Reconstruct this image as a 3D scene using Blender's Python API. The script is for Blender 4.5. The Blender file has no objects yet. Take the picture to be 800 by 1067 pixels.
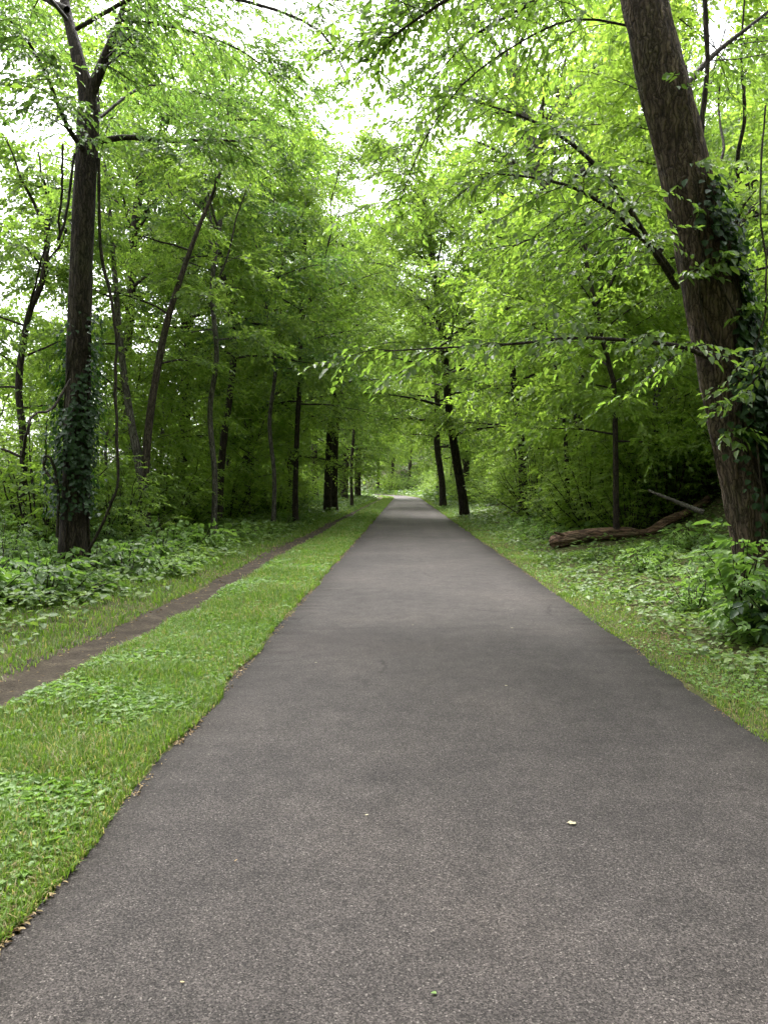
import bpy, math, random
import numpy as np

R = math.radians
rng = np.random.default_rng(11)
random.seed(11)
sc = bpy.context.scene
COL = sc.collection

# ------------------------------------------------------------------ camera model (used only to measure the place)
F, VX, VY, CAMH = 791.0, 421.0, 507.0, 1.5


def P(px, py, d):
    """point at depth d metres that the photograph shows at px, py"""
    return np.array([(px - VX) * d / F, d, CAMH + (VY - py) * d / F])


# ------------------------------------------------------------------ numpy helpers
def vnoise(p, seed=0):
    p = np.asarray(p, float)
    i = np.floor(p).astype(np.int64)
    f = p - i
    f = f * f * (3 - 2 * f)

    def h(ix, iy, iz):
        n = (ix * 374761393 + iy * 668265263 + iz * 2147483647 + seed * 1274126177) & 0xFFFFFFFF
        n = ((n ^ (n >> 13)) * 1274126177) & 0xFFFFFFFF
        n = (n ^ (n >> 16)) & 0xFFFF
        return n / 65535.0
    r = 0
    for dx in (0, 1):
        wx = f[:, 0] if dx else 1 - f[:, 0]
        for dy in (0, 1):
            wy = f[:, 1] if dy else 1 - f[:, 1]
            for dz in (0, 1):
                wz = f[:, 2] if dz else 1 - f[:, 2]
                r = r + wx * wy * wz * h(i[:, 0] + dx, i[:, 1] + dy, i[:, 2] + dz)
    return r


def n2(x, y, s, seed=0):
    x, y = np.broadcast_arrays(np.asarray(x, float), np.asarray(y, float))
    sh = x.shape
    p = np.stack([x.ravel() * s, y.ravel() * s, np.full(x.size, .37)], 1)
    return vnoise(p, seed).reshape(sh)


def sstep(a, b, x):
    t = np.clip((x - a) / (b - a), 0, 1)
    return t * t * (3 - 2 * t)


def norm(v):
    return v / np.maximum(np.linalg.norm(v, axis=-1, keepdims=True), 1e-9)


PL, PR = -1.335, 2.115          # path edges


def bend(y):
    y = np.asarray(y, float)
    a = np.clip(y - 95, 0, 75)
    return -a * a / 330 - np.clip(y - 170, 0, 1e9) * .4545


def terrain(x, y):
    x = np.asarray(x, float)
    y = np.asarray(y, float)
    u = x - bend(y)
    lft = 0.03 * sstep(0, .5, PL - u) - .05 * np.exp(-((u + 2.8 + .12 * np.sin(y * .45)) / .3) ** 2)
    lft += .10 * sstep(-3.2, -5.5, u) * (.5 + n2(x, y, .35, 3))
    lft -= sstep(-10, -40, u) * 5.0
    rgt = 0.015 * sstep(0, .3, u - PR) + .22 * sstep(2.7, 4.6, u) + np.clip(u - 4.2, 0, 40) * .42 * sstep(4.2, 8.5, u)
    rgt += .16 * sstep(2.8, 5, u) * (n2(x, y, .6, 5) - .4)
    z = np.where(u < .4, lft, rgt)
    z = z + .05 * (n2(x, y, 1.3, 9) - .5) * sstep(0, .8, np.maximum(PL - u, u - PR))
    inside = (u > PL + .06) & (u < PR - .06)
    return np.where(inside, -.04, z)


def tz(x, y):
    return float(terrain(np.array([x]), np.array([y]))[0])


# ------------------------------------------------------------------ objects
def tag(o, label=None, cat=None, group=None, kind=None):
    if label:
        o['label'] = label
    if cat:
        o['category'] = cat
    if group:
        o['group'] = group
    if kind:
        o['kind'] = kind
    return o


def make_mesh(name, verts, faces, mat=None, smooth=False):
    """faces: list of integer arrays, each (n,3) or (n,4)"""
    me = bpy.data.meshes.new(name)
    verts = np.ascontiguousarray(verts, np.float32)
    me.vertices.add(len(verts))
    me.vertices.foreach_set('co', verts.ravel())
    faces = [np.asarray(f, np.int32) for f in faces if len(f)]
    tot = np.concatenate([np.full(len(f), f.shape[1], np.int32) for f in faces])
    idx = np.concatenate([f.ravel() for f in faces])
    me.loops.add(len(idx))
    me.loops.foreach_set('vertex_index', idx)
    me.polygons.add(len(tot))
    st = np.concatenate([[0], np.cumsum(tot)[:-1]]).astype(np.int32)
    me.polygons.foreach_set('loop_start', st)
    if smooth:
        me.polygons.foreach_set('use_smooth', np.ones(len(tot), bool))
    me.update(calc_edges=True)
    if mat:
        me.materials.append(mat)
    return me


def link(name, me, parent=None, loc=None):
    o = bpy.data.objects.new(name, me)
    COL.objects.link(o)
    if parent:
        o.parent = parent
    if loc is not None:
        o.location = loc
    return o


def empty(name, loc=(0, 0, 0), rz=0):
    o = bpy.data.objects.new(name, None)
    COL.objects.link(o)
    o.location = loc
    o.rotation_euler = (0, 0, rz)
    o.empty_display_size = .3
    return o


def copy_tree(o, loc, rz, s, label=None, sz=None):
    c = o.copy()
    COL.objects.link(c)
    c.location = loc
    c.rotation_euler = (0, 0, rz)
    c.scale = (s, s, sz or s)
    if label:
        c['label'] = label
    for ch in list(o.children):
        k = ch.copy()
        COL.objects.link(k)
        k.parent = c
        for g in list(ch.children):
            q = g.copy()
            COL.objects.link(q)
            q.parent = k
    return c


class Geo:
    """collects tubes into one mesh"""
    def __init__(s):
        s.v, s.q, s.n = [], [], 0

    def add(s, v, q):
        s.v.append(v)
        s.q.append(np.asarray(q) + s.n)
        s.n += len(v)

    def mesh(s, name, mat, smooth=True):
        return make_mesh(name, np.concatenate(s.v), [np.concatenate(s.q)], mat, smooth)


def spline(pts, n):
    pts = np.asarray(pts, float)
    m = len(pts)
    e = np.vstack([2 * pts[0] - pts[1], pts, 2 * pts[-1] - pts[-2]])
    t = np.linspace(0, m - 1 - 1e-6, n)
    i = t.astype(int)
    f = (t - i)[:, None]
    a, b, c, d = e[i], e[i + 1], e[i + 2], e[i + 3]
    return .5 * (2 * b + (c - a) * f + (2 * a - 5 * b + 4 * c - d) * f ** 2 + (3 * b - a - 3 * c + d) * f ** 3)


def tube(pts, rad, sides=6, rough=0, seed=0, fx=9., fz=1.1, flare=None):
    pts = np.asarray(pts, float)
    rad = np.asarray(rad, float)
    n = len(pts)
    tan = norm(np.gradient(pts, axis=0))
    ref = np.array([1., 0, 0]) if abs(tan[0][0]) < .8 else np.array([0., 1, 0])
    a = np.zeros_like(pts)
    r = ref
    for i in range(n):
        r = r - tan[i] * np.dot(r, tan[i])
        r = r / max(np.linalg.norm(r), 1e-9)
        a[i] = r
    b = np.cross(tan, a)
    th = np.linspace(0, 2 * math.pi, sides, endpoint=False)
    cs, sn = np.cos(th), np.sin(th)
    rr = rad[:, None] * np.ones((1, sides))
    if rough:
        L = np.concatenate([[0], np.cumsum(np.linalg.norm(np.diff(pts, axis=0), axis=1))])
        g = np.stack([np.tile(cs * fx, (n, 1)).ravel(), np.tile(sn * fx, (n, 1)).ravel(),
                      np.repeat(L * fz, sides)], 1)
        k = .55 * np.abs(2 * vnoise(g * .9, seed) - 1) + .45 * vnoise(g * 2.1, seed + 1)
        lob = vnoise(g * np.array([.16, .16, .35]), seed + 2) - .5
        rr = rr * (1 + rough * (k.reshape(n, sides) - .45) + rough * 1.1 * lob.reshape(n, sides))
    if flare is not None:
        rr = rr * flare(th, n)
    v = pts[:, None] + rr[..., None] * (a[:, None] * cs[None, :, None] + b[:, None] * sn[None, :, None])
    i = np.arange(n - 1)[:, None] * sides
    j = np.arange(sides)[None]
    k = (j + 1) % sides
    q = np.stack([i + j, i + k, i + sides + k, i + sides + j], -1).reshape(-1, 4)
    return v.reshape(-1, 3), q


# leaf outlines: x along the leaf, y across, z up
LEAF6 = np.array([[0, 0, 0], [.30, -.5, .10], [.68, -.36, .05], [1, 0, -.14], [.68, .36, .05], [.30, .5, .10]])
LEAF6Q = np.array([[0, 1, 2, 3], [0, 3, 4, 5]])
LEAF4 = np.array([[0, 0, 0], [.45, -.5, .08], [1, 0, -.12], [.45, .5, .08]])
LEAF4Q = np.array([[0, 1, 2], [0, 2, 3]])


def leaf_arrays(pos, d, nrm, L, W, six=True):
    T, Q = (LEAF6, LEAF6Q) if six else (LEAF4, LEAF4Q)
    d = norm(d)
    t = norm(np.cross(nrm, d))
    nn = np.cross(d, t)
    L = np.broadcast_to(L, (len(pos),))[:, None, None]
    W = np.broadcast_to(W, (len(pos),))[:, None, None]
    v = pos[:, None] + d[:, None] * (T[None, :, :1] * L) + t[:, None] * (T[None, :, 1:2] * W) + nn[:, None] * (T[None, :, 2:] * L)
    f = np.arange(len(pos))[:, None, None] * len(T) + Q[None]
    return v.reshape(-1, 3), f.reshape(-1, Q.shape[1])


class Leaves:
    def __init__(s):
        s.a = []

    def add(s, pos, d, n, L, W):
        k = len(pos)
        s.a.append((np.asarray(pos), np.asarray(d), np.asarray(n), np.broadcast_to(L, (k,)), np.broadcast_to(W, (k,))))

    def count(s):
        return sum(len(x[0]) for x in s.a)

    def mesh(s, name, mat, six=True):
        z = [np.concatenate(q) for q in zip(*s.a)]
        v, f = leaf_arrays(*z, six=six)
        return make_mesh(name, v, [f], mat)

    def sprays(s, start, d, length, m, leaf, g, droop=.35, spread=52, flat=.28, wr=.5, hang=0.):
        """flat leafy twigs: m alternate leaves along each"""
        T = len(start)
        d = norm(d)
        up = np.tile([0, 0, 1.], (T, 1)) + g.normal(0, flat, (T, 3))
        side = norm(np.cross(up, d))
        up = np.cross(d, side)
        t = (np.arange(m) + .6) / m
        length = np.broadcast_to(length, (T,))
        pos = start[:, None] + d[:, None] * (t[None, :, None] * length[:, None, None])
        pos[..., 2] -= droop * length[:, None] * t[None] ** 2
        sg = np.where(np.arange(m) % 2, 1., -1.)
        sg[-1] = .1
        a = R(spread) * (1 - .35 * t)[None] * g.uniform(.7, 1.3, (T, m))
        ld = d[:, None] * np.cos(a)[..., None] + side[:, None] * (np.sin(a) * sg[None])[..., None]
        ld = ld + g.normal(0, .16, ld.shape)
        ld[..., 2] -= droop * .6 + hang + g.uniform(0, .35, (T, m))
        ln = up[:, None] + g.normal(0, flat, ld.shape)
        L = leaf * g.uniform(.42, 1.32, (T, m)) * (1 - .25 * np.abs(t - .5))[None]
        s.add(pos.reshape(-1, 3), ld.reshape(-1, 3), ln.reshape(-1, 3), L.ravel(), (L * wr * g.uniform(.85, 1.15, L.shape)).ravel())


# ------------------------------------------------------------------ materials
def mat(name):
    m = bpy.data.materials.new(name)
    m.use_nodes = True
    nt = m.node_tree
    nt.nodes.clear()
    return m, nt, nt.nodes, nt.links


def ramp(nd, stops, interp='LINEAR'):
    r = nd.new('ShaderNodeValToRGB')
    r.color_ramp.interpolation = interp
    e = r.color_ramp.elements
    while len(e) > 1:
        e.remove(e[-1])
    e[0].position, e[0].color = stops[0][0], (*stops[0][1], 1)
    for p, c in stops[1:]:
        k = e.new(p)
        k.color = (*c, 1)
    return r


def leaf_mat(name, stops, trans=(1.7, 2.0, .8), tw=.56, rough=.42, spec=.4):
    m, nt, nd, ln = mat(name)
    geo = nd.new('ShaderNodeNewGeometry')
    oi = nd.new('ShaderNodeObjectInfo')
    tc = nd.new('ShaderNodeTexCoord')
    nz = nd.new('ShaderNodeTexNoise')
    nz.inputs['Scale'].default_value = .9
    nz.inputs['Detail'].default_value = 2
    ln.new(tc.outputs['Object'], nz.inputs['Vector'])
    add = nd.new('ShaderNodeMath')
    add.operation = 'MULTIPLY_ADD'
    ln.new(nz.outputs['Fac'], add.inputs[0])
    add.inputs[1].default_value = .55
    ln.new(geo.outputs['Random Per Island'], add.inputs[2])
    add2 = nd.new('ShaderNodeMath')
    add2.operation = 'MULTIPLY_ADD'
    ln.new(oi.outputs['Random'], add2.inputs[0])
    add2.inputs[1].default_value = .5
    ln.new(add.outputs[0], add2.inputs[2])
    dv = nd.new('ShaderNodeMath')
    dv.operation = 'MULTIPLY'
    ln.new(add2.outputs[0], dv.inputs[0])
    dv.inputs[1].default_value = 1 / 2.05
    rp = ramp(nd, stops)
    ln.new(dv.outputs[0], rp.inputs[0])
    pb = nd.new('ShaderNodeBsdfPrincipled')
    pb.inputs['Roughness'].default_value = rough
    pb.inputs['Specular IOR Level'].default_value = spec
    ln.new(rp.outputs[0], pb.inputs['Base Color'])
    mx = nd.new('ShaderNodeMixRGB')
    mx.blend_type = 'MULTIPLY'
    mx.inputs[0].default_value = 1
    ln.new(rp.outputs[0], mx.inputs[1])
    mx.inputs[2].default_value = (*trans, 1)
    tr = nd.new('ShaderNodeBsdfTranslucent')
    ln.new(mx.outputs[0], tr.inputs['Color'])
    ms = nd.new('ShaderNodeMixShader')
    ms.inputs[0].default_value = tw
    ln.new(pb.outputs[0], ms.inputs[1])
    ln.new(tr.outputs[0], ms.inputs[2])
    out = nd.new('ShaderNodeOutputMaterial')
    ln.new(ms.outputs[0], out.inputs['Surface'])
    return m


TRN = (2.08, 2.2, 1.35)
M_LEAF = leaf_mat('leaf_green', [(.1, (.051, .092, .019)), (.5, (.101, .158, .030)), (.9, (.166, .224, .050))], TRN)
M_LEAFY = leaf_mat('leaf_yellow_green', [(.1, (.076, .128, .020)), (.5, (.130, .196, .033)), (.9, (.195, .255, .058))], TRN)
M_LEAFD = leaf_mat('leaf_deep_green', [(.1, (.034, .068, .018)), (.5, (.066, .118, .027)), (.9, (.115, .172, .042))], TRN, tw=.45, spec=.3)
M_IVY = leaf_mat('leaf_ivy', [(.1, (.012, .030, .010)), (.6, (.026, .058, .018)), (.95, (.06, .11, .03))], tw=.25, rough=.5, spec=.25)
M_COVER = leaf_mat('leaf_ground_cover', [(.1, (.045, .085, .024)), (.5, (.085, .138, .034)), (.95, (.15, .21, .045))], TRN, tw=.3, rough=.5, spec=.25)
M_WEED = leaf_mat('leaf_weed', [(.1, (.070, .135, .026)), (.5, (.115, .195, .042)), (.85, (.18, .265, .07))], TRN, tw=.35, rough=.5, spec=.3)
M_GRASS = leaf_mat('grass_blade', [(.2, (.046, .096, .010)), (.5, (.086, .152, .017)), (.69, (.126, .192, .027)), (.755, (.24, .20, .10))], TRN, tw=.35, rough=.5)
M_DRY = leaf_mat('dry_litter', [(.1, (.10, .06, .03)), (.5, (.22, .15, .07)), (.95, (.38, .30, .15))], trans=(1, .9, .7), tw=.15, rough=.7)
M_PALE = leaf_mat('pale_leaf', [(.1, (.22, .19, .12)), (.9, (.34, .30, .19))], trans=(1, 1, .8), tw=.1, rough=.7)


def bark_mat(name, c0, c1, c2, sc_=1., bump=.6, moss=.25, along_x=False):
    m, nt, nd, ln = mat(name)
    tc = nd.new('ShaderNodeTexCoord')
    mp = nd.new('ShaderNodeMapping')
    mp.inputs['Scale'].default_value = (3.2 * sc_, 22 * sc_, 22 * sc_) if along_x else (22 * sc_, 22 * sc_, 3.2 * sc_)
    ln.new(tc.outputs['Object'], mp.inputs[0])
    n1 = nd.new('ShaderNodeTexNoise')
    n1.inputs['Scale'].default_value = 1
    n1.inputs['Detail'].default_value = 7
    n1.inputs['Roughness'].default_value = .65
    n1.inputs['Distortion'].default_value = .6
    ln.new(mp.outputs[0], n1.inputs['Vector'])
    rp = ramp(nd, [(.3, c0), (.5, c1), (.72, c2)])
    ln.new(n1.outputs['Fac'], rp.inputs[0])
    nb = nd.new('ShaderNodeTexNoise')
    nb.inputs['Scale'].default_value = 1.7
    nb.inputs['Detail'].default_value = 5
    ln.new(tc.outputs['Object'], nb.inputs['Vector'])
    rm = ramp(nd, [(.5, (0, 0, 0)), (.68, (1, 1, 1))])
    ln.new(nb.outputs['Fac'], rm.inputs[0])
    mm = nd.new('ShaderNodeMath')
    mm.operation = 'MULTIPLY'
    mm.inputs[1].default_value = moss
    ln.new(rm.outputs[0], mm.inputs[0])
    mx = nd.new('ShaderNodeMixRGB')
    ln.new(mm.outputs[0], mx.inputs[0])
    ln.new(rp.outputs[0], mx.inputs[1])
    mx.inputs[2].default_value = (.075, .095, .045, 1)
    # furrows between long plates
    wv = nd.new('ShaderNodeMapping')
    wv.inputs['Scale'].default_value = (2.2 * sc_, 24 * sc_, 24 * sc_) if along_x else (25 * sc_, 25 * sc_, 2.3 * sc_)
    dn = nd.new('ShaderNodeTexNoise')
    dn.inputs['Scale'].default_value = 7
    dn.inputs['Detail'].default_value = 4
    ln.new(tc.outputs['Object'], dn.inputs['Vector'])
    dm = nd.new('ShaderNodeMixRGB')
    dm.blend_type = 'ADD'
    dm.inputs[0].default_value = .13
    ln.new(tc.outputs['Object'], dm.inputs[1])
    ln.new(dn.outputs['Color'], dm.inputs[2])
    ln.new(dm.outputs[0], wv.inputs[0])
    vf = nd.new('ShaderNodeTexVoronoi')
    vf.feature = 'DISTANCE_TO_EDGE'
    vf.inputs['Scale'].default_value = 1
    ln.new(wv.outputs[0], vf.inputs['Vector'])
    rf = ramp(nd, [(.0, (.22, .2, .19)), (.13, (.75, .74, .73)), (.35, (1.15, 1.13, 1.1))])
    ln.new(vf.outputs['Distance'], rf.inputs[0])
    mf = nd.new('ShaderNodeMixRGB')
    mf.blend_type = 'MULTIPLY'
    mf.inputs[0].default_value = 1
    ln.new(mx.outputs[0], mf.inputs[1])
    ln.new(rf.outputs[0], mf.inputs[2])
    mx = mf
    hh = nd.new('ShaderNodeMath')
    hh.operation = 'MULTIPLY_ADD'
    ln.new(vf.outputs['Distance'], hh.inputs[0])
    hh.inputs[1].default_value = 1.6
    ln.new(n1.outputs['Fac'], hh.inputs[2])
    bp = nd.new('ShaderNodeBump')
    bp.inputs['Strength'].default_value = bump
    bp.inputs['Distance'].default_value = .03
    ln.new(hh.outputs[0], bp.inputs['Height'])
    pb = nd.new('ShaderNodeBsdfPrincipled')
    pb.inputs['Roughness'].default_value = .85
    pb.inputs['Specular IOR Level'].default_value = .2
    ln.new(mx.outputs[0], pb.inputs['Base Color'])
    ln.new(bp.outputs[0], pb.inputs['Normal'])
    out = nd.new('ShaderNodeOutputMaterial')
    ln.new(pb.outputs[0], out.inputs['Surface'])
    return m


M_BARK = bark_mat('bark_brown', (.022, .016, .012), (.060, .046, .035), (.13, .105, .085))
M_BARKD = bark_mat('bark_dark', (.016, .012, .010), (.042, .032, .025), (.085, .068, .055), moss=.15)
M_BARKG = bark_mat('bark_grey', (.045, .04, .034), (.11, .10, .085), (.2, .185, .16))
M_BARKR = bark_mat('bark_ridged', (.030, .020, .015), (.090, .062, .048), (.19, .14, .11), sc_=.8, bump=1.0, moss=.18)
M_ROT = bark_mat('rotten_wood', (.035, .02, .014), (.14, .082, .054), (.33, .23, .155), sc_=.6, moss=.45, along_x=True)


def asphalt_mat():
    m, nt, nd, ln = mat('asphalt')
    tc = nd.new('ShaderNodeTexCoord')

    def noise(s, det=4, ro=.6, vec=None):
        n = nd.new('ShaderNodeTexNoise')
        n.inputs['Scale'].default_value = s
        n.inputs['Detail'].default_value = det
        n.inputs['Roughness'].default_value = ro
        ln.new(vec or tc.outputs['Object'], n.inputs['Vector'])
        return n

    def mul(a, b, fac=1., bt='MULTIPLY'):
        x = nd.new('ShaderNodeMixRGB')
        x.blend_type = bt
        x.inputs[0].default_value = fac
        ln.new(a, x.inputs[1])
        ln.new(b, x.inputs[2])
        return x.outputs[0]
    # aggregate
    vo = nd.new('ShaderNodeTexVoronoi')
    vo.inputs['Scale'].default_value = 210
    ln.new(tc.outputs['Object'], vo.inputs['Vector'])
    sep = nd.new('ShaderNodeSeparateColor')
    ln.new(vo.outputs['Color'], sep.inputs[0])
    agg = ramp(nd, [(0, (.014, .0118, .011)), (.3, (.030, .0258, .0242)), (.6, (.050, .0435, .041)), (.85, (.069, .059, .055)), (.97, (.098, .085, .079)), (1, (.17, .15, .14))])
    ln.new(sep.outputs[0], agg.inputs[0])
    # larger pale stones, sparse
    v2 = nd.new('ShaderNodeTexVoronoi')
    v2.inputs['Scale'].default_value = 90
    ln.new(tc.outputs['Object'], v2.inputs['Vector'])
    s2 = nd.new('ShaderNodeSeparateColor')
    ln.new(v2.outputs['Color'], s2.inputs[0])
    t2 = ramp(nd, [(.955, (0, 0, 0)), (.995, (1, 1, 1))])
    ln.new(s2.outputs[1], t2.inputs[0])
    d2 = ramp(nd, [(.18, (1, 1, 1)), (.34, (0, 0, 0))])
    ln.new(v2.outputs['Distance'], d2.inputs[0])
    st = mul(t2.outputs[0], d2.outputs[0])
    mx = nd.new('ShaderNodeMixRGB')
    ln.new(st, mx.inputs[0])
    ln.new(agg.outputs[0], mx.inputs[1])
    mx.inputs[2].default_value = (.12, .108, .10, 1)
    col = mx.outputs[0]
    # worn / stained patches
    n1 = noise(.55, 5, .62)
    r1 = ramp(nd, [(.34, (.78, .78, .79)), (.5, (1, 1, 1)), (.66, (1.2, 1.18, 1.16))])
    ln.new(n1.outputs['Fac'], r1.inputs[0])
    col = mul(col, r1.outputs[0])
    n3 = noise(5, 6, .7)
    r3 = ramp(nd, [(.3, (.74, .74, .74)), (.5, (1, 1, 1)), (.7, (1.2, 1.2, 1.2))])
    ln.new(n3.outputs['Fac'], r3.inputs[0])
    col = mul(col, r3.outputs[0])
    # laid-lane streaks along the path
    mp = nd.new('ShaderNodeMapping')
    mp.inputs['Scale'].default_value = (2.2, .06, 1)
    ln.new(tc.outputs['Object'], mp.inputs[0])
    n4 = noise(1, 3, .5, mp.outputs[0])
    r4 = ramp(nd, [(.3, (.90, .90, .90)), (.7, (1.09, 1.09, 1.09))])
    ln.new(n4.outputs['Fac'], r4.inputs[0])
    col = mul(col, r4.outputs[0])
    # transverse joint and the stain in front of it
    sx = nd.new('ShaderNodeSeparateXYZ')
    ln.new(tc.outputs['Object'], sx.inputs[0])
    nw = noise(1.1, 4, .6)

    def band(y0, hw, soft, amp, col_):
        a = nd.new('ShaderNodeMath')
        a.operation = 'MULTIPLY_ADD'
        ln.new(nw.outputs['Fac'], a.inputs[0])
        a.inputs[1].default_value = amp
        ln.new(sx.outputs['Y'], a.inputs[2])
        b = nd.new('ShaderNodeMath')
        b.operation = 'SUBTRACT'
        ln.new(a.outputs[0], b.inputs[0])
        b.inputs[1].default_value = y0 + amp * .5
        c = nd.new('ShaderNodeMath')
        c.operation = 'ABSOLUTE'
        ln.new(b.outputs[0], c.inputs[0])
        mr = nd.new('ShaderNodeMapRange')
        mr.inputs['From Min'].default_value = hw
        mr.inputs['From Max'].default_value = hw + soft
        mr.inputs['To Min'].default_value = 1
        mr.inputs['To Max'].default_value = 0
        ln.new(c.outputs[0], mr.inputs[0])
        nx = noise(.9, 3, .6)
        rx = ramp(nd, [(.4, (0, 0, 0)), (.56, (1, 1, 1))])
        ln.new(nx.outputs['Fac'], rx.inputs[0])
        mm = nd.new('ShaderNodeMath')
        mm.operation = 'MULTIPLY'
        ln.new(mr.outputs[0], mm.inputs[0])
        ln.new(rx.outputs[0], mm.inputs[1])
        k = nd.new('ShaderNodeMixRGB')
        k.blend_type = 'MULTIPLY'
        ln.new(mm.outputs[0], k.inputs[0])
        k.inputs[2].default_value = (*col_, 1)
        return k
    for args in ((7.95, .012, .03, .35, (.72, .70, .70)), (7.25, .25, .55, 1.2, (.80, .78, .78)), (22.5, .3, 1.2, 2.5, (.80, .79, .79))):
        k = band(*args)
        ln.new(col, k.inputs[1])
        col = k.outputs[0]
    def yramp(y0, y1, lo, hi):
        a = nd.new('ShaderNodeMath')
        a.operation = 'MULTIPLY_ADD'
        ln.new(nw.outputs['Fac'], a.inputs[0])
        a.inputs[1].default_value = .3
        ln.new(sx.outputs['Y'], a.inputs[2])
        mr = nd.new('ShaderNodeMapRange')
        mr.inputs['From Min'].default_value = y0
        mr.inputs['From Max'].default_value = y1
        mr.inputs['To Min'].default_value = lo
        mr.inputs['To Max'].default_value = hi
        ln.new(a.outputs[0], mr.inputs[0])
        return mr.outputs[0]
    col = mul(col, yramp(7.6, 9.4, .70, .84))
    col = mul(col, yramp(18.0, 42.0, 1.0, 1.85))  # paler with distance: the far path's brighter light put into the asphalt colour
    wn = nd.new('ShaderNodeMixRGB')
    wn.blend_type = 'ADD'
    wn.inputs[0].default_value = .5
    ln.new(tc.outputs['Object'], wn.inputs[1])
    ln.new(noise(1.6, 6, .7).outputs['Color'], wn.inputs[2])
    vc = nd.new('ShaderNodeTexVoronoi')
    vc.feature = 'DISTANCE_TO_EDGE'
    vc.inputs['Scale'].default_value = .42
    ln.new(wn.outputs[0], vc.inputs['Vector'])
    rc = ramp(nd, [(.0, (.45, .44, .43)), (.0035, (.55, .54, .53)), (.007, (1, 1, 1))])
    ln.new(vc.outputs['Distance'], rc.inputs[0])
    ncm = noise(.6, 2, .5)
    rcm = ramp(nd, [(.5, (0, 0, 0)), (.6, (.9, .9, .9))])
    ln.new(ncm.outputs['Fac'], rcm.inputs[0])
    kc = nd.new('ShaderNodeMixRGB')
    kc.blend_type = 'MULTIPLY'
    ln.new(rcm.outputs[0], kc.inputs[0])
    ln.new(col, kc.inputs[1])
    ln.new(rc.outputs[0], kc.inputs[2])
    col = kc.outputs[0]
    bp = nd.new('ShaderNodeBump')
    bp.inputs['Strength'].default_value = .3
    bp.inputs['Distance'].default_value = .003
    ln.new(vo.outputs['Distance'], bp.inputs['Height'])
    pb = nd.new('ShaderNodeBsdfPrincipled')
    pb.inputs['Roughness'].default_value = .8
    pb.inputs['Specular IOR Level'].default_value = .12
    ln.new(col, pb.inputs['Base Color'])
    ln.new(bp.outputs[0], pb.inputs['Normal'])
    out = nd.new('ShaderNodeOutputMaterial')
    ln.new(pb.outputs[0], out.inputs['Surface'])
    return m


def soil_mat(name, stops, s=2.5, grass=None):
    m, nt, nd, ln = mat(name)
    tc = nd.new('ShaderNodeTexCoord')
    n1 = nd.new('ShaderNodeTexNoise')
    n1.inputs['Scale'].default_value = s
    n1.inputs['Detail'].default_value = 8
    n1.inputs['Roughness'].default_value = .7
    ln.new(tc.outputs['Object'], n1.inputs['Vector'])
    rp = ramp(nd, stops)
    ln.new(n1.outputs['Fac'], rp.inputs[0])
    n2_ = nd.new('ShaderNodeTexNoise')
    n2_.inputs['Scale'].default_value = 45
    n2_.inputs['Detail'].default_value = 4
    ln.new(tc.outputs['Object'], n2_.inputs['Vector'])
    r2 = ramp(nd, [(.3, (.6, .6, .6)), (.7, (1.35, 1.3, 1.25))])
    ln.new(n2_.outputs['Fac'], r2.inputs[0])
    mx = nd.new('ShaderNodeMixRGB')
    mx.blend_type = 'MULTIPLY'
    mx.inputs[0].default_value = 1
    ln.new(rp.outputs[0], mx.inputs[1])
    ln.new(r2.outputs[0], mx.inputs[2])
    bp = nd.new('ShaderNodeBump')
    bp.inputs['Strength'].default_value = .7
    bp.inputs['Distance'].default_value = .02
    ln.new(n2_.outputs['Fac'], bp.inputs['Height'])
    pb = nd.new('ShaderNodeBsdfPrincipled')
    pb.inputs['Roughness'].default_value = .95
    pb.inputs['Specular IOR Level'].default_value = .1
    ln.new(mx.outputs[0], pb.inputs['Base Color'])
    ln.new(bp.outputs[0], pb.inputs['Normal'])
    out = nd.new('ShaderNodeOutputMaterial')
    ln.new(pb.outputs[0], out.inputs['Surface'])
    return m


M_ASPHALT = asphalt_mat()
M_SOIL = soil_mat('forest_soil', [(.3, (.030, .036, .014)), (.5, (.055, .06, .022)), (.7, (.085, .07, .035))])
M_TRAIL = soil_mat('trail_dirt', [(.3, (.020, .016, .012)), (.5, (.040, .032, .024)), (.7, (.075, .062, .047))], 4)

# ------------------------------------------------------------------ setting
ul = np.concatenate([-np.geomspace(300, 8.2, 40), np.arange(-8, 8.01, .12), np.geomspace(8.2, 300, 40)])
yl = np.concatenate([np.linspace(-120, -8, 16), np.arange(-6, 34, .3), np.arange(34, 176, 1.), np.geomspace(178, 420, 14)])
U, Y = np.meshgrid(ul, yl)
X = U + bend(Y)
Z = terrain(X, Y)
nu, ny = len(ul), len(yl)
ii = (np.arange(ny - 1)[:, None] * nu + np.arange(nu - 1)[None])
gq = np.stack([ii, ii + 1, ii + nu + 1, ii + nu], -1).reshape(-1, 4)
g = link('ground', make_mesh('ground', np.stack([X, Y, Z], -1).reshape(-1, 3), [gq], M_SOIL, True))
tag(g, 'dark woodland soil either side of the paved path', 'ground', kind='structure')


def strip(name, yv, ue, ze, m):
    """ue: (ny, k) lateral positions, ze heights"""
    k = ue.shape[1]
    Xs = ue + bend(yv)[:, None]
    Ys = np.repeat(yv[:, None], k, 1)
    v = np.stack([Xs, Ys, ze], -1).reshape(-1, 3)
    i = (np.arange(len(yv) - 1)[:, None] * k + np.arange(k - 1)[None])
    q = np.stack([i, i + 1, i + k + 1, i + k], -1).reshape(-1, 4)
    return link(name, make_mesh(name, v, [q], m, False))


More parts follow.
